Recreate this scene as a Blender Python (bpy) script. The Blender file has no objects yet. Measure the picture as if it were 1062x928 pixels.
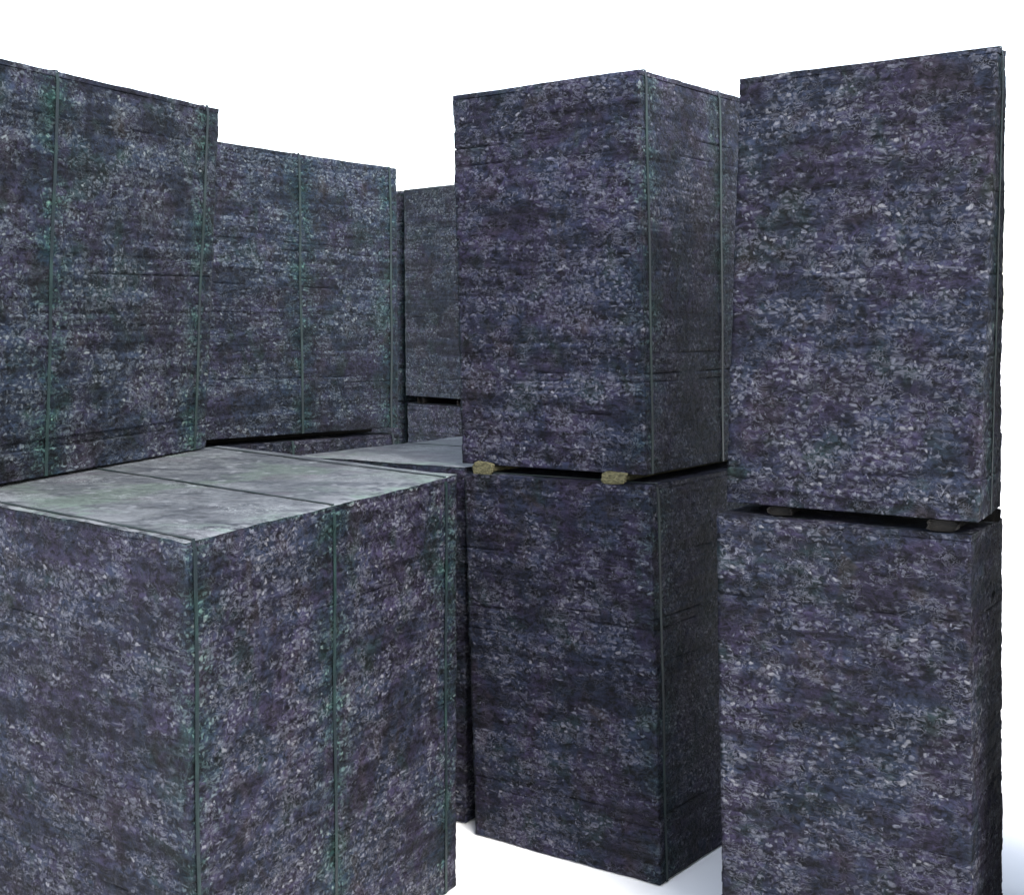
import bpy, math, random
import numpy as np
from mathutils import Vector

random.seed(4)
RNG = np.random.default_rng(11)
scene = bpy.context.scene
COL = scene.collection

# ------------------------------------------------------------------ noise
def hash3(ix, iy, iz, seed):
    h = (ix.astype(np.uint32) * np.uint32(374761393) + iy.astype(np.uint32) * np.uint32(668265263)
         + iz.astype(np.uint32) * np.uint32(2147483647) + np.uint32(seed) * np.uint32(1274126177))
    h = (h ^ (h >> np.uint32(13))) * np.uint32(1274126177)
    h = h ^ (h >> np.uint32(16))
    return (h & np.uint32(0xffffff)).astype(np.float64) / float(0xffffff)

def vnoise(p, scale, seed=0):
    """smooth 3D value noise in -1..1 for an (n,3) array"""
    q = p * np.asarray(scale, float) + 1000.0
    i = np.floor(q).astype(np.int64)
    f = q - i
    f = f * f * (3 - 2 * f)
    out = np.zeros(len(p))
    for dx in (0, 1):
        wx = f[:, 0] if dx else 1 - f[:, 0]
        for dy in (0, 1):
            wy = f[:, 1] if dy else 1 - f[:, 1]
            for dz in (0, 1):
                wz = f[:, 2] if dz else 1 - f[:, 2]
                out += wx * wy * wz * hash3(i[:, 0] + dx, i[:, 1] + dy, i[:, 2] + dz, seed)
    return out * 2 - 1

# ------------------------------------------------------------------ node helpers
class NT:
    def __init__(self, name):
        self.m = bpy.data.materials.new(name)
        self.m.use_nodes = True
        self.t = self.m.node_tree
        self.t.nodes.clear()
    def n(self, typ, **kw):
        nd = self.t.nodes.new(typ)
        for k, v in kw.items():
            if k.startswith('i_'):
                continue
            setattr(nd, k, v)
        return nd
    def link(self, a, b):
        self.t.links.new(a, b)
    def put(self, sock, v):
        if isinstance(v, bpy.types.NodeSocket):
            self.link(v, sock)
        else:
            sock.default_value = v
    def math(self, op, a, b=0.0, c=None, clamp=False):
        nd = self.n('ShaderNodeMath', operation=op, use_clamp=clamp)
        self.put(nd.inputs[0], a); self.put(nd.inputs[1], b)
        if c is not None: self.put(nd.inputs[2], c)
        return nd.outputs[0]
    def vmath(self, op, a, b):
        nd = self.n('ShaderNodeVectorMath', operation=op)
        self.put(nd.inputs[0], a); self.put(nd.inputs[1], b)
        return nd.outputs[0]
    def noise(self, vec, scale, detail=2.0, rough=0.5, dist=0.0, color=False):
        nd = self.n('ShaderNodeTexNoise')
        self.link(vec, nd.inputs['Vector'])
        nd.inputs['Scale'].default_value = scale
        nd.inputs['Detail'].default_value = detail
        nd.inputs['Roughness'].default_value = rough
        nd.inputs['Distortion'].default_value = dist
        return nd.outputs['Color'] if color else nd.outputs['Fac']
    def smooth(self, v, lo, hi, a=0.0, b=1.0):
        nd = self.n('ShaderNodeMapRange', interpolation_type='SMOOTHSTEP')
        self.put(nd.inputs[0], v)
        for k, x in zip((1, 2, 3, 4), (lo, hi, a, b)): nd.inputs[k].default_value = x
        return nd.outputs[0]
    def mix(self, f, a, b, blend='MIX'):
        nd = self.n('ShaderNodeMix', data_type='RGBA', blend_type=blend)
        self.put(nd.inputs[0], f)
        for k, x in ((6, a), (7, b)):
            self.put(nd.inputs[k], (*x, 1.0) if isinstance(x, tuple) and len(x) == 3 else x)
        return nd.outputs[2]
    def finish(self, base, rough=0.7, spec=0.3, height=None, bstr=0.5, bdist=0.004):
        b = self.n('ShaderNodeBsdfPrincipled')
        self.put(b.inputs['Base Color'], (*base, 1.0) if isinstance(base, tuple) else base)
        self.put(b.inputs['Roughness'], rough)
        b.inputs['Specular IOR Level'].default_value = spec
        if height is not None:
            bp = self.n('ShaderNodeBump')
            bp.inputs['Strength'].default_value = bstr
            bp.inputs['Distance'].default_value = bdist
            self.link(height, bp.inputs['Height'])
            self.link(bp.outputs[0], b.inputs['Normal'])
        o = self.n('ShaderNodeOutputMaterial')
        self.link(b.outputs[0], o.inputs[0])
        return self.m

# ------------------------------------------------------------------ materials
def flecked_material(name, seed, tint=(1, 1, 1), flk=1.0):
    k = NT(name)
    pos = k.n('ShaderNodeNewGeometry').outputs['Position']
    P = k.vmath('ADD', pos, (seed * 3.7, seed * 1.9, seed * 0.37))
    Ph = k.vmath('MULTIPLY', P, (1.0, 1.0, 1.7))                 # pressed flat: everything lies sideways
    Pb = k.vmath('MULTIPLY', P, (1.2, 1.2, 6.0))
    wob = k.noise(P, 30, 3, 0.55, 0.6, color=True)
    off = k.vmath('MULTIPLY', k.vmath('SUBTRACT', wob, (0.5, 0.5, 0.5)), (0.040, 0.040, 0.040))
    Pw = k.vmath('ADD', Ph, off)
    # colour drift of the shredded plastic
    big = k.noise(P, 5.0, 3, 0.6, 0.6)
    big2 = k.noise(k.vmath('ADD', P, (9.1, 4.2, 7.7)), 6.5, 3, 0.6, 0.5)
    big3 = k.noise(k.vmath('ADD', P, (3.1, 8.2, 2.7)), 8.0, 3, 0.6, 0.5)
    def T(c): return tuple(a * b * ALB for a, b in zip(c, tint))
    base = k.mix(k.smooth(big, 0.40, 0.60), T((0.055, 0.046, 0.094)), T((0.039, 0.051, 0.094)))
    base = k.mix(k.smooth(big2, 0.54, 0.68, 0, 0.8), base, T((0.031, 0.057, 0.063)))
    base = k.mix(k.smooth(big2, 0.44, 0.33, 0, 0.7), base, T((0.065, 0.050, 0.073)))
    base = k.mix(k.smooth(big3, 0.58, 0.72, 0, 0.65), base, T((0.038, 0.062, 0.050)))
    base = k.mix(k.smooth(big3, 0.40, 0.28, 0, 0.6), base, T((0.072, 0.056, 0.050)))
    # dark pits and mid mottling
    mott = k.noise(Pw, 27, 4, 0.62, 0.8)
    fine = k.noise(Pw, 62, 2, 0.5, 0.6)
    mm = k.smooth(k.math('MULTIPLY_ADD', fine, 0.42, k.math('MULTIPLY', mott, 0.62)), 0.38, 0.68, 0.18, 1.60)
    base = k.mix(1.0, base, mm, 'MULTIPLY')
    # layered bands: rows where more chips show
    band = k.noise(Pb, 2.6, 3, 0.6, 0.4)
    dens = k.smooth(k.math('ADD', k.math('MULTIPLY', band, 0.6), k.math('MULTIPLY', k.noise(P, 6, 3, 0.6), 0.5)), 0.43, 0.63)
    row = k.noise(k.vmath('MULTIPLY', P, (1.6, 1.6, 34.0)), 1.0, 2, 0.6, 0.3)
    base = k.mix(1.0, base, k.math('MULTIPLY', k.smooth(row, 0.36, 0.64, 0.62, 1.30), k.smooth(dens, 0.0, 1.0, 0.80, 1.14)), 'MULTIPLY')
    # chips
    def chips(vec, scale, thr, lo):
        v = k.n('ShaderNodeTexVoronoi', feature='F1')
        k.link(vec, v.inputs['Vector']); v.inputs['Scale'].default_value = scale
        sep = k.n('ShaderNodeSeparateColor'); k.link(v.outputs['Color'], sep.inputs[0])
        on = k.smooth(k.math('ADD', sep.outputs[0], k.math('MULTIPLY', dens, 0.50)), thr - 0.02, thr + 0.02)
        body = k.smooth(v.outputs['Distance'], 0.58, 0.24)
        br = k.math('MULTIPLY_ADD', sep.outputs[1], 1 - lo, lo)
        return k.math('MULTIPLY', k.math('MULTIPLY', on, body), br)
    # chips lie at many angles: turned coordinate frames
    def turned(rx, rz, sc):
        mp = k.n('ShaderNodeMapping'); k.link(Pw, mp.inputs[0])
        mp.inputs['Rotation'].default_value = (rx, rx * 0.7, rz)
        mp.inputs['Scale'].default_value = sc
        return mp.outputs[0]
    c1 = chips(turned(0.1, 0.3, (1, 1, 1.8)), 35, 1.09, 0.10)
    c2 = chips(turned(0.8, 1.3, (1, 2.2, 1)), 41, 1.10, 0.13)
    c3 = chips(turned(-0.9, 2.1, (2.2, 1, 1)), 54, 1.08, 0.13)
    rare = chips(turned(0.4, 0.9, (1, 1.7, 1.2)), 42, 1.39, 0.6)
    # fibres: thin curling lines
    fb = k.noise(Pw, 24, 1, 0.4, 1.6)
    fib = k.math('MULTIPLY', k.smooth(k.math('ABSOLUTE', k.math('SUBTRACT', fb, 0.5)), 0.042, 0.006),
                 k.smooth(k.noise(P, 19, 2, 0.5, 0.3), 0.47, 0.64))
    fb2 = k.noise(k.vmath('ADD', Pw, (3.3, 8.1, 1.7)), 40, 1, 0.4, 1.2)
    fib2 = k.math('MULTIPLY', k.smooth(k.math('ABSOLUTE', k.math('SUBTRACT', fb2, 0.5)), 0.050, 0.006),
                  k.smooth(k.noise(k.vmath('ADD', P, (5, 5, 5)), 24, 2, 0.5, 0.3), 0.47, 0.62))
    ch = k.math('MAXIMUM', k.math('MAXIMUM', c1, c2), c3)
    ch = k.math('MULTIPLY', ch, k.math('MULTIPLY', k.smooth(fine, 0.30, 0.52, 0.40, 1.0), k.smooth(row, 0.34, 0.60, 0.62, 1.08)))
    fi = k.math('MULTIPLY', k.math('MAXIMUM', fib, fib2), k.math('MULTIPLY_ADD', dens, 0.42, 0.20))
    light = k.math('MAXIMUM', ch, fi, clamp=True)
    col = k.mix(k.math('MULTIPLY', light, 0.92 * flk), base, T((0.385, 0.398, 0.490)))
    col = k.mix(k.math('MULTIPLY', rare, 0.85 * flk), col, T((0.62, 0.62, 0.68)))
    # green stain soaked in along the straps
    at = k.n('ShaderNodeAttribute', attribute_name='stain')
    stain = k.math('MULTIPLY', at.outputs['Fac'], k.smooth(k.noise(P, 9, 3, 0.6, 0.8), 0.36, 0.60))
    col = k.mix(stain, col, k.mix(1.0, col, (0.56, 1.0, 0.77), 'MULTIPLY'))
    h = k.math('ADD', k.math('MULTIPLY', mott, 1.2), k.math('ADD', k.math('MULTIPLY', light, 0.4), k.math('MULTIPLY', fine, 0.6)))
    return k.finish(col, 0.7, 0.12, h, 0.6, 0.007)

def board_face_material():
    """the broad flat face of a board: smoother and paler than the edges"""
    k = NT('pale_board_face')
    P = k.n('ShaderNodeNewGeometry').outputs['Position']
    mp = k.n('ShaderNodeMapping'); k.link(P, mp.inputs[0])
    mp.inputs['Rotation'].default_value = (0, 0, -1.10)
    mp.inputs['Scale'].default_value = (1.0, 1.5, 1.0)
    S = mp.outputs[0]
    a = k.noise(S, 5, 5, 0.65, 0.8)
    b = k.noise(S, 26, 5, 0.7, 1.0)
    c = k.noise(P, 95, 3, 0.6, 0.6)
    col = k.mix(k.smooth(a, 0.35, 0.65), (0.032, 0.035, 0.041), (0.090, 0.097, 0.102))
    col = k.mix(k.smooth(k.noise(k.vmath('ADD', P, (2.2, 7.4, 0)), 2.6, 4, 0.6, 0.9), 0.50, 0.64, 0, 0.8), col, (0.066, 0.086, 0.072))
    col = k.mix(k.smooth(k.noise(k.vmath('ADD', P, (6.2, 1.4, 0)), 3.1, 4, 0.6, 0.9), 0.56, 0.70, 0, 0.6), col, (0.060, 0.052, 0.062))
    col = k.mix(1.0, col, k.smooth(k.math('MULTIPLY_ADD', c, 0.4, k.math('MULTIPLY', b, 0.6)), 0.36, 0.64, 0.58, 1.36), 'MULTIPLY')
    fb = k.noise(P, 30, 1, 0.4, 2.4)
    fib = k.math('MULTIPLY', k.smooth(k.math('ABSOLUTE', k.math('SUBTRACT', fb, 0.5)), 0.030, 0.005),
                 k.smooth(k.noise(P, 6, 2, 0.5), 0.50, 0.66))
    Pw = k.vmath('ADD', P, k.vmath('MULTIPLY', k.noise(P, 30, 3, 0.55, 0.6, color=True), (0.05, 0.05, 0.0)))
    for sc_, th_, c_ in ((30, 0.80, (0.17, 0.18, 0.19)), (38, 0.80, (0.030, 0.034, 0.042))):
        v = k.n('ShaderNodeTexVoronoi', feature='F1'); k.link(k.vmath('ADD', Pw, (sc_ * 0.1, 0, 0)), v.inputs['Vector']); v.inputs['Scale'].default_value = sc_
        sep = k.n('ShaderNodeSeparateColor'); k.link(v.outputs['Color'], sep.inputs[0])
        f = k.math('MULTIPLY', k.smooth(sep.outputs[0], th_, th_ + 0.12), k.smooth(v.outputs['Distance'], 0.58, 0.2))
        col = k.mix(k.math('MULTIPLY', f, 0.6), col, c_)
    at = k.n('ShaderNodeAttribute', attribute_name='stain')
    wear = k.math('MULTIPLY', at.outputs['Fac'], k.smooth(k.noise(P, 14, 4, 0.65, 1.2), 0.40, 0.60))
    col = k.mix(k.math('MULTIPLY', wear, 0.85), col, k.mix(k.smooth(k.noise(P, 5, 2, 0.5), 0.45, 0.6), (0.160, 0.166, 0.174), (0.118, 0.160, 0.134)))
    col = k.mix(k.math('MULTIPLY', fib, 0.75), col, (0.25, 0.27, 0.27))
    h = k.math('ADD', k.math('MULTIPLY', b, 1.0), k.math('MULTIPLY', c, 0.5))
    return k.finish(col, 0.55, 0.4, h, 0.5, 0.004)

def strap_material():
    k = NT('green_strap_plastic')
    P = k.n('ShaderNodeNewGeometry').outputs['Position']
    n = k.noise(k.vmath('MULTIPLY', P, (1, 1, 0.35)), 40, 4, 0.65, 0.6)
    d = k.noise(P, 7, 3, 0.6)
    col = k.mix(k.smooth(n, 0.35, 0.65), (0.005, 0.0115, 0.011), (0.014, 0.027, 0.026))
    col = k.mix(k.smooth(d, 0.42, 0.60, 0, 0.85), col, (0.009, 0.013, 0.016))
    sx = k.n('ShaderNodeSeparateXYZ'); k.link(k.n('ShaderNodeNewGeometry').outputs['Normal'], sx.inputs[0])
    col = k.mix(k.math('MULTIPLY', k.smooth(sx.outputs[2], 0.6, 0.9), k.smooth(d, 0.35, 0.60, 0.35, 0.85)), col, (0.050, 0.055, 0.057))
    return k.finish(col, 0.5, 0.2, n, 0.4, 0.002)

def timber_material(name, pale, dark):
    k = NT(name)
    P = k.n('ShaderNodeNewGeometry').outputs['Position']
    n = k.noise(k.vmath('MULTIPLY', P, (1.0, 1.0, 3.0)), 60, 5, 0.7, 1.5)
    g = k.noise(P, 22, 3, 0.6, 0.5)
    col = k.mix(k.smooth(n, 0.35, 0.65), dark, pale)
    col = k.mix(k.smooth(g, 0.55, 0.72, 0, 0.7), col, tuple(x * 0.35 for x in dark))
    return k.finish(col, 0.8, 0.2, n, 0.7, 0.004)

def ground_material():
    k = NT('pale_concrete')
    P = k.n('ShaderNodeNewGeometry').outputs['Position']
    n = k.noise(P, 3, 6, 0.6, 0.4)
    col = k.mix(n, (0.78, 0.78, 0.77), (0.84, 0.84, 0.83))
    return k.finish(col, 0.85, 0.2, n, 0.2, 0.003)

ALB = 0.208
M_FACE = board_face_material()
M_STRAP = strap_material()
M_YELLOW = timber_material('yellow_timber', (0.098, 0.090, 0.050), (0.024, 0.024, 0.011))
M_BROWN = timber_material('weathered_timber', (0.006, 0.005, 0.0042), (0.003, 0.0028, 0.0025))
M_GROUND = ground_material()

# ------------------------------------------------------------------ mesh helpers
def link_mesh(name, verts, faces, mats, parent=None, smooth=True, origin=None, face_mats=None, stain=None):
    me = bpy.data.meshes.new(name)
    v = np.asarray(verts, float)
    if origin is not None:
        v = v - np.asarray(origin)[None, :]
    me.from_pydata(v.tolist(), [], faces)
    for m in mats: me.materials.append(m)
    me.polygons.foreach_set('use_smooth', [smooth] * len(me.polygons))
    if face_mats is not None:
        me.polygons.foreach_set('material_index', face_mats)
    if stain is not None:
        a = me.attributes.new('stain', 'FLOAT', 'POINT')
        a.data.foreach_set('value', np.asarray(stain, np.float32))
    me.update()
    ob = bpy.data.objects.new(name, me)
    COL.objects.link(ob)
    if parent is not None:
        ob.parent = parent
    return ob

H0 = 1.2
GAP = 0.045

class Hexa:
    """a stack's slightly racked block: s runs along the long side, t across, k upward"""
    def __init__(self, level, p, wtop=None, z0=None, btilt=None):
        (self.ox, self.oy, self.th, self.sk, self.w, self.d, self.h, self.shx, self.shy, self.tx, self.ty) = p
        self.wt = self.w if wtop is None else wtop
        self.level = level
        self.z0 = z0 if z0 is not None else (0.005 if level == 0 else H0 + GAP)
        self.btilt = btilt
        self.e1 = np.array([math.cos(self.th), math.sin(self.th)])
        a = self.th + math.pi / 2 + self.sk
        self.e2 = np.array([math.cos(a), math.sin(a)])
        self.top = (H0 + GAP if level else 0.0) + self.h
    def at(self, s, t, k):
        s, t, k = np.broadcast_arrays(np.asarray(s, float), np.asarray(t, float), np.asarray(k, float))
        w = self.w + (self.wt - self.w) * k
        x = self.ox + self.e1[0] * w * s + self.e2[0] * self.d * t + self.shx * k
        y = self.oy + self.e1[1] * w * s + self.e2[1] * self.d * t + self.shy * k
        tilt = self.tx * s * self.w + self.ty * t * self.d
        zb = self.z0 + ((tilt if self.btilt is None else self.btilt * s * self.w) if self.level else 0.0)
        z = zb * (1 - k) + (self.top + tilt) * k
        return np.stack([x, y, z], -1)
    def base(self):
        c = self.at(0.5, 0.5, 0.0)
        return Vector((float(c[0]), float(c[1]), float(c[2])))

def make_body(hx, root, mat, res, seed, straps):
    """the packed boards: one mesh, each layer a board pushed a little out of line, edges torn and fibrous"""
    rng = np.random.default_rng(seed)
    tb = 0.016 / hx.h                                           # room for the top board
    # layers
    ks, layer, groove = [], [], []
    z = 0.0; li = 0
    bounds = [0.0]
    while z < hx.h - 0.016 - 0.02:
        z += rng.uniform(0.022, 0.036); bounds.append(z)
    bounds[-1] = hx.h - 0.016
    rows = max(2, int(round(0.03 / res)))
    for i in range(len(bounds) - 1):
        a, b = bounds[i], bounds[i + 1]
        g = min(0.003, (b - a) * 0.12)
        deep = rng.uniform(0.5, 0.9) if rng.random() < 0.16 else rng.uniform(0.0, 0.25)
        ks.append(a); layer.append(i); groove.append(deep)
        for r in range(rows + 1):
            ks.append(a + g + (b - a - 2 * g) * r / rows); layer.append(i); groove.append(0.0)
    ks.append(bounds[-1]); layer.append(len(bounds) - 2); groove.append(0.2)
    ks = np.array(ks) / hx.h; layer = np.array(layer); groove = np.array(groove)
    # perimeter loop, corners included once
    def seg(n): return np.linspace(0, 1, n, endpoint=False)
    nw = max(2, int(hx.w / res)); nd = max(2, int(hx.d / res))
    ss = np.concatenate([seg(nw), np.ones(nd), 1 - seg(nw // 3), np.zeros(nd)])
    tt = np.concatenate([np.zeros(nw), seg(nd), np.ones(nw // 3), 1 - seg(nd)])
    n1 = -np.array([hx.e2[0], hx.e2[1]]); n2 = hx.e1
    nx = np.concatenate([np.tile(-hx.e2, (nw, 1)), np.tile(hx.e1, (nd, 1)), np.tile(hx.e2, (nw // 3, 1)), np.tile(-hx.e1, (nd, 1))])
    idx = [0, nw, nw + nd, nw + nd + nw // 3]
    for q in idx:
        v = nx[q] + nx[q - 1]; nx[q] = v / np.linalg.norm(v) * 0.7
    nc, nr = len(ss), len(ks)
    P = hx.at(np.tile(ss, nr), np.tile(tt, nr), np.repeat(ks, nc))
    N = np.concatenate([np.tile(nx, (nr, 1)), np.zeros((nr * nc, 1))], 1)
    shift = rng.normal(0, 0.0008, (len(bounds), 2))
    big = rng.random(len(bounds)) < 0.05
    shift[big] *= 2.6
    L = np.repeat(layer, nc)
    d = 0.0016 * vnoise(P, (55, 55, 80), seed) + 0.0010 * vnoise(P, (120, 120, 160), seed + 1) \
        + 0.0030 * vnoise(P, (6, 6, 9), seed + 2)
    along = vnoise(P, (9, 9, 60), seed + 3)
    d -= np.repeat(groove, nc) * 0.011 * np.clip(along * 1.6 + 0.30, 0, 1)
    P = P + N * d[:, None]
    P[:, 0] += shift[L, 0]; P[:, 1] += shift[L, 1]
    r = np.arange(nr - 1)[:, None] * nc; c = np.arange(nc)[None, :]; c2 = (c + 1) % nc
    F = np.stack([r + c, r + c2, r + nc + c2, r + nc + c], -1).reshape(-1, 4)
    faces = F.tolist()
    faces.append(list(range(nc))[::-1]); faces.append(list(range((nr - 1) * nc, nr * nc)))
    st = np.zeros(nc)
    for sp in straps:
        st = np.maximum(st, np.exp(-((ss - sp) * hx.w / 0.075) ** 2) * ((tt < 1e-6) | (tt > 1 - 1e-6)))
        if sp < 0.1:
            st = np.maximum(st, np.exp(-(tt * hx.d / 0.05) ** 2) * (ss < 1e-6) * 0.7)
    ob = link_mesh('packed_boards', P, faces, [mat], root, True, root.location, None, np.tile(st, nr))
    return ob

def make_top(hx, root, mat, seed, pale_top):
    """the last board of the stack, its broad face up"""
    ns = max(4, int(hx.w / 0.02)); nt = max(4, int(hx.d / 0.02))
    kb = 1 - 0.0155 / hx.h
    s = np.linspace(0, 1, ns + 1); t = np.linspace(0, 1, nt + 1)
    S, T = np.meshgrid(s, t, indexing='ij')
    top = hx.at(S.ravel(), T.ravel(), np.ones(S.size))
    edge = np.minimum(np.minimum(S.ravel() * hx.w, (1 - S.ravel()) * hx.w), np.minimum(T.ravel() * hx.d, (1 - T.ravel()) * hx.d))
    top[:, 2] += 0.0022 * vnoise(top, (7, 7, 1), seed) + 0.0010 * vnoise(top, (34, 34, 1), seed + 5) - 0.002 * (edge < 0.004)
    jig = 0.0045
    on = edge < 1e-6
    top[on, 0] += jig * vnoise(top[on], (30, 30, 1), seed + 7)
    top[on, 1] += jig * vnoise(top[on], (30, 30, 1), seed + 8)
    bot = hx.at(S.ravel(), T.ravel(), np.full(S.size, kb))
    W = nt + 1; n = S.size
    faces, fm = [], []
    for i in range(ns):
        for j in range(nt):
            a = i * W + j
            faces.append((a, a + W, a + W + 1, a + 1)); fm.append(0)
    ring = [i * W for i in range(ns)] + [ns * W + j for j in range(nt)] + [i * W + nt for i in range(ns, 0, -1)] + [j for j in range(nt, 0, -1)]
    near = np.minimum(T.ravel() * hx.d, S.ravel() * hx.w * 1.0)
    wear = np.exp(-near / 0.13)
    V = [tuple(v) for v in top]
    base = len(V)
    for q in ring: V.append(tuple(bot[q]))
    m = len(ring)
    for q in range(m):
        faces.append((ring[q], base + q, base + (q + 1) % m, ring[(q + 1) % m])[::-1]); fm.append(1)
    faces.append(tuple(range(base, base + m))[::-1]); fm.append(1)
    return link_mesh('top_board', V, faces, [M_FACE, mat], root, False, root.location, fm if pale_top else [1] * len(fm), np.concatenate([wear * (1.0 if pale_top else 0.0), np.zeros(len(V) - len(wear))]))

def make_strap(hx, root, sp, seed, wid=0.0125):
    """one band right round the stack: up the long face, over the top, down the back and under"""
    rng = np.random.default_rng(seed)
    off = 0.0035
    path = []
    N = 44
    e2 = np.array([hx.e2[0], hx.e2[1], 0.0]); up = np.array([0, 0, 1.0])
    wav = rng.uniform(0, 6.28)
    def add(t, k, outv, n):
        for i in range(n):
            f = i / n
            path.append((t[0] + (t[1] - t[0]) * f, k[0] + (k[1] - k[0]) * f, outv))
    add((0, 0), (0.0015, 0.9985), -e2 * off, N)
    add((0.003, 0.997), (1, 1), up * 0.0018, N)
    add((1, 1), (0.9985, 0.0015), e2 * off, N)
    add((0.996, 0.004), (0, 0), -up * 0.0018, 12)
    e1 = np.array([hx.e1[0], hx.e1[1], 0.0])
    cen, nor = [], []
    for q, (t, k, o) in enumerate(path):
        ds = 0.0025 * math.sin(wav + k * 5.0) + 0.0018 * math.sin(wav * 2 + k * 13.0)
        p = hx.at(sp + ds / hx.w, t, k) + o
        cen.append(p); nor.append(o / np.linalg.norm(o))
    n = len(cen)
    V, F = [], []
    for q in range(n):
        nn = nor[q] + nor[q - 1]; nn /= np.linalg.norm(nn)
        tw = 0.12 * math.sin(wav + q * 0.23)
        for a in (-1, 1):
            for b in (0, 1):
                V.append(cen[q] + e1 * a * wid / 2 + nn * (0.0012 * b + 0.0012 * a * tw))
    for q in range(n):
        a = q * 4; b = ((q + 1) % n) * 4
        F += [(a + 1, a + 3, b + 3, b + 1), (a, b, b + 2, a + 2), (a, a + 1, b + 1, b), (a + 2, b + 2, b + 3, a + 3)]
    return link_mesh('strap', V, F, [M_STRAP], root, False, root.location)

STACK_GROUP = 'strapped stacks of dark flecked boards'
_count = [0]
def stack(level, p, label, straps=(0.03, 0.5, 0.965), res=0.010, tint=(1, 1, 1), flk=1.0, wtop=None, group=STACK_GROUP, z0=None, btilt=None, pale_top=False):
    i = _count[0]; _count[0] += 1
    hx = Hexa(level, p, wtop, z0, btilt)
    root = bpy.data.objects.new('board_stack', None)
    root.empty_display_size = 0.2
    COL.objects.link(root)
    root.location = hx.base()
    root['label'] = label; root['category'] = 'stack'; root['group'] = group
    mat = flecked_material('flecked_board_edge', i, tint, flk)
    make_body(hx, root, mat, res, 100 + i * 17, straps)
    make_top(hx, root, mat, 500 + i * 13, pale_top)
    for j, sp in enumerate(straps):
        make_strap(hx, root, sp, 900 + i * 7 + j)
    return hx

def bearer(hx_low, hx_up, t, mat, label, over=0.02, s0=0.0, s1=1.0, wid=0.058, swell=0.0, across=False, group='timber bearers between the stacks'):
    """a sawn timber lying along the long side in the gap; t is its place across the short face"""
    def at(h, q, k): return h.at(t, q, k) if across else h.at(q, t, k)
    a = at(hx_up, s0, 0.0); b = at(hx_up, s1, 0.0)
    la = at(hx_low, s0, 1.0); lb = at(hx_low, s1, 1.0)
    d = b - a; L = np.linalg.norm(d[:2]); u = np.array([d[0] / L, d[1] / L, 0]); side = np.array([-u[1], u[0], 0])
    rng = np.random.default_rng(int(t * 1000) + 5)
    nst = 24
    stations = [-over] + [-over * 0.7, -over * 0.25, 0.004] + list(np.linspace(0.05, L - 0.02, nst))
    V, F = [], []
    sec = 16
    for q, st in enumerate(stations):
        f = min(max(st / L, 0), 1)
        zt = a[2] * (1 - f) + b[2] * f - 0.0015
        zb = la[2] * (1 - f) + lb[2] * f + 0.0025
        c = a + u * st
        grow = 0.0
        if st < 0: grow = swell * (1.0 if q else 0.72)
        hz = (zt - zb) / 2; cz = (zt + zb) / 2
        for m in range(sec):
            an = 2 * math.pi * (m + 0.5) / sec
            cx = math.copysign(abs(math.cos(an)) ** 0.62, math.cos(an)); sx = math.copysign(abs(math.sin(an)) ** 0.62, math.sin(an))
            rr = 1 + 0.12 * rng.normal()* (1 if st < 0.01 else 0.0)
            V.append(np.array([c[0], c[1], 0]) + side * cx * (wid / 2 + grow) * rr + np.array([0, 0, cz + sx * (hz + grow) * (rr if st < 0 else 1)]))
    for q in range(len(stations) - 1):
        for m in range(sec):
            F.append((q * sec + m, q * sec + (m + 1) % sec, (q + 1) * sec + (m + 1) % sec, (q + 1) * sec + m))
    F.append(tuple(range(sec))[::-1]); F.append(tuple(range((len(stations) - 1) * sec, len(stations) * sec)))
    org = (a + b) / 2; org[2] = (la[2] + lb[2]) / 2
    ob = link_mesh('timber_bearer', V, F, [mat], None, False, org)
    ob.location = Vector(org.tolist())
    ob['label'] = label; ob['category'] = 'timber'; ob['group'] = group
    return ob

# ------------------------------------------------------------------ the stacks
CU = stack(1, (0.4008, 4.3255, 0.9682, -0.0744, 1.30, 0.7256, 1.20, -0.0280, 0.0057, -0.0018, -0.0140),
           'upper stack of the middle column, its corner towards us, standing on two yellow timber ends', tint=(1.0, 1.0, 1.06), straps=(0.03, 0.40, 0.80))
CL = stack(0, (0.4490, 4.2444, 0.9615, -0.0416, 1.30, 0.7161, 1.2171, -0.0358, 0.0539, 0.0049, -0.0135),
           'lower stack of the middle column, standing on the white floor under the yellow timber ends', tint=(0.88, 0.87, 0.93))
RU = stack(1, (1.0824, 3.3293, 1.0684, -0.1752, 0.2750, 0.6706, 1.0929, 0.0272, 0.0440, 0.0216, -0.0098),
           'tall upper stack at the far right above two dark brown timbers', straps=(0.5,), wtop=0.10)
RL = stack(0, (1.1017, 3.3284, 1.0383, -0.0603, 0.3398, 0.6541, 1.2124, -0.0294, 0.0196, 0.0020, 0.0025),
           'lower stack at the far right under two dark brown timbers', straps=())
A = stack(0, (-0.7234, 3.1460, 1.1030, -0.2190, 1.2289, 1.0906, 1.2266, 0.0054, 0.0139, 0.0228, 0.0241),
          'low wide stack in the front left with its pale top face in full view', straps=(0.02, 0.47, 0.945), res=0.008, pale_top=True)
L1 = stack(1, (-1.4948, 3.6973, 1.1762, 0.0000, 1.2187, 0.6141, 1.1561, 0.0635, 0.0114, -0.0011, 0.0000),
           'tall stack at the left edge rising straight behind the pale topped front stack', tint=(0.95, 1.06, 1.0), straps=(0.03, 0.352, 0.945), z0=1.2603, btilt=0.018)
L1L = stack(0, (-1.6085, 3.7576, 1.1762, 0.0000, 1.2187, 0.6141, 1.2547, 0.0000, 0.0000, 0.0180, 0.0000),
            'lower stack hidden behind the front stack and carrying the left edge stack', straps=(0.03, 0.40, 0.945), res=0.02, pale_top=True)
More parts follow.
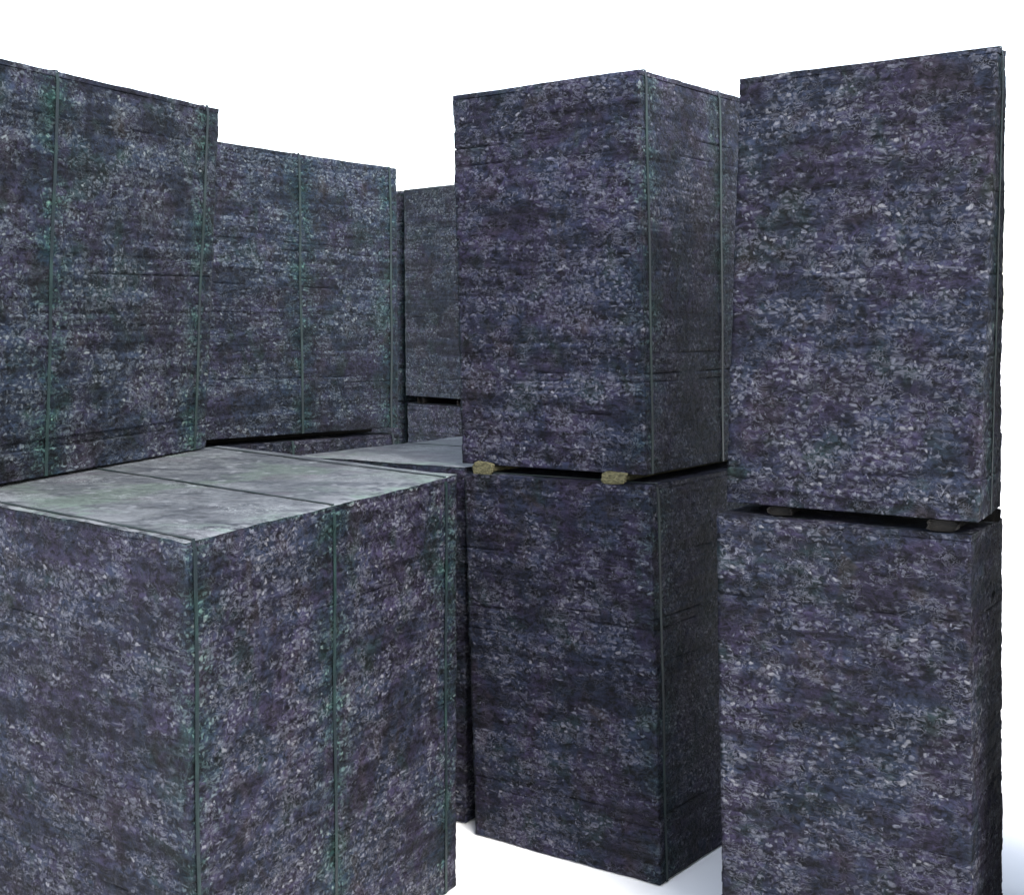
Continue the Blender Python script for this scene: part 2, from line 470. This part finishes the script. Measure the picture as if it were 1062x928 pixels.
L2 = stack(1, (-1.3100, 5.4400, 0.9310, 0.0, 1.3342, 0.67, 1.1533, -0.0007, 0.0026, -0.0181, 0.0),
           'second upper stack from the left, shorter and farther back than the left edge one', tint=(1.0, 1.14, 1.12), straps=(0.03, 0.545, 0.965))
L2L = stack(0, (-1.3101, 5.4423, 0.9270, 0.0, 1.3337, 0.67, 1.2123, 0, 0.0006, -0.0144, 0.0),
            'lower stack showing as a thin dark strip under the second left stack', res=0.012)
B = stack(1, (-0.1904, 8.1772, 0.7245, 0.0036, 1.30, 0.6709, 1.2193, -0.003, -0.0011, 0.0, 0.0005),
          'farthest upper stack, seen narrow between the second left stack and the middle column', tint=(0.88, 0.97, 0.90), res=0.013)
BL = stack(0, (-0.1855, 8.1777, 0.7243, -0.0036, 1.30, 0.6692, 1.2013, 0.0012, 0.0001, 0.0, -0.0019),
           'farthest lower stack, its top just showing below the black gap at the back', res=0.013)
M = stack(0, (-0.1572, 4.7850, 1.0300, 0.0348, 1.30, 0.70, 1.2209, 0.0, 0.0, -0.0068, 0.0083),
          'low pale topped stack tucked behind the front stack and beside the middle column', straps=(0.5, 0.965), pale_top=True)
NL = stack(0, (1.797, 2.921, 1.0383, 0.0, 1.00, 0.67, 1.21, 0, 0, 0, 0),  # unseen, added to keep sky light off the far right column's side
           'added lower stack out of view on the right, shading the far right column', res=0.03)
NU = stack(1, (1.797, 2.921, 1.0383, 0.0, 1.00, 0.67, 1.20, 0, 0, 0, 0),  # also added out of view, shading the upper part of that side
           'added upper stack out of view on the right, shading the far right column', res=0.03)
KL = stack(0, (1.035, 3.862, 1.0383, 0.0, 0.90, 0.33, 1.21, 0, 0, 0, 0),  # added behind the far right column to shade the middle column's right face
           'narrow lower stack added unseen behind the far right column to shade the middle one', res=0.03)
KU = stack(1, (1.027, 3.867, 1.0383, 0.0, 0.90, 0.33, 1.10, -0.03, 0.01, 0, 0),  # added out of sight as well, shading that face higher up
           'narrow upper stack added unseen behind the far right column to shade the middle one', res=0.03)
FL = stack(0, (-0.676, 8.755, 0.7243, 0.0, 1.30, 0.67, 1.2013, 0, 0, 0, 0),
           'lower stack beside the farthest one, a dark sliver past the second left stack', res=0.03)
FU = stack(1, (-0.676, 8.755, 0.7243, 0.0, 1.30, 0.67, 1.2193, 0, 0, 0, 0),
           'upper stack beside the farthest one, a dark sliver past the second left stack', res=0.03, z0=1.2045, btilt=0.0)

bearer(CL, CU, 0.86, M_YELLOW, 'pale yellow timber end under the left part of the middle upper stack', over=0.022, wid=0.062, swell=0.010, s1=0.98)
bearer(CL, CU, 0.145, M_YELLOW, 'pale yellow timber end near the front corner of the middle upper stack', over=0.022, wid=0.066, swell=0.008, s1=0.98)
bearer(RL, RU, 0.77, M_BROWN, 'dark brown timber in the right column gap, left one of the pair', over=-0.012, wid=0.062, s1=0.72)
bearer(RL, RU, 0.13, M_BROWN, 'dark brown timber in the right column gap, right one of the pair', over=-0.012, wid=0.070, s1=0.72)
bearer(RL, RU, 0.88, M_BROWN, 'dark timber added crosswise to block bright background through the right column gap', over=-0.004, wid=0.05, s1=0.98, across=True)  # added to close off the bright ground seen through this gap
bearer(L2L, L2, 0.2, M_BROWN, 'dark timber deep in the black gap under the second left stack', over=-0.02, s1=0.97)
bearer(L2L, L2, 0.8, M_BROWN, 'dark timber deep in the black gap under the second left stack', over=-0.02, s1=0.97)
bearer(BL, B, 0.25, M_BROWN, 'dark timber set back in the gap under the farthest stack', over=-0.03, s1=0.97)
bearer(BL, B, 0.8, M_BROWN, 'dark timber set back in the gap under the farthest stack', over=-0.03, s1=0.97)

# ------------------------------------------------------------------ ground
R = 3000.0
g = link_mesh('ground', [(-R, -R, 0), (R, -R, 0), (R, R, 0), (-R, R, 0)], [(0, 1, 2, 3)], [M_GROUND], None, False)
g['kind'] = 'structure'

# ------------------------------------------------------------------ light
SUN_EL, SUN_AZ = math.radians(40), math.radians(155)      # azimuth clockwise from +Y
w = bpy.data.worlds.new('World'); scene.world = w; w.use_nodes = True
nt = w.node_tree; nt.nodes.clear()
sky = nt.nodes.new('ShaderNodeTexSky'); sky.sky_type = 'NISHITA'; sky.sun_disc = False
sky.sun_elevation = SUN_EL; sky.sun_rotation = SUN_AZ
sky.air_density = 1.0; sky.dust_density = 1.5; sky.ozone_density = 1.0
hs = nt.nodes.new('ShaderNodeHueSaturation'); hs.inputs['Saturation'].default_value = 0.52
bg = nt.nodes.new('ShaderNodeBackground'); bg.inputs['Strength'].default_value = 0.15
out = nt.nodes.new('ShaderNodeOutputWorld')
nt.links.new(sky.outputs[0], hs.inputs['Color']); nt.links.new(hs.outputs[0], bg.inputs[0]); nt.links.new(bg.outputs[0], out.inputs[0])

sl = bpy.data.lights.new('sun', 'SUN'); sl.energy = 1.2; sl.angle = math.radians(32); sl.color = (1.0, 0.97, 0.93)
so = bpy.data.objects.new('sun', sl); COL.objects.link(so)
dirv = Vector((math.sin(SUN_AZ) * math.cos(SUN_EL), math.cos(SUN_AZ) * math.cos(SUN_EL), math.sin(SUN_EL)))
so.rotation_euler = dirv.to_track_quat('Z', 'Y').to_euler(); so.location = dirv * 20

# ------------------------------------------------------------------ camera
cd = bpy.data.cameras.new('camera'); co = bpy.data.objects.new('camera', cd); COL.objects.link(co)
cd.sensor_fit = 'HORIZONTAL'; cd.sensor_width = 36; cd.lens = 36 * 1500.24 / 1062
cd.clip_start = 0.05; cd.clip_end = 10000
co.location = (0, 0, 1.72387)
co.rotation_euler = (math.radians(90 - 5.219), 0, 0)
scene.camera = co

scene.view_settings.view_transform = 'Standard'
scene.view_settings.look = 'None'
scene.view_settings.exposure = 2.1
scene.view_settings.gamma = 1.0
scene.view_settings.use_curve_mapping = False
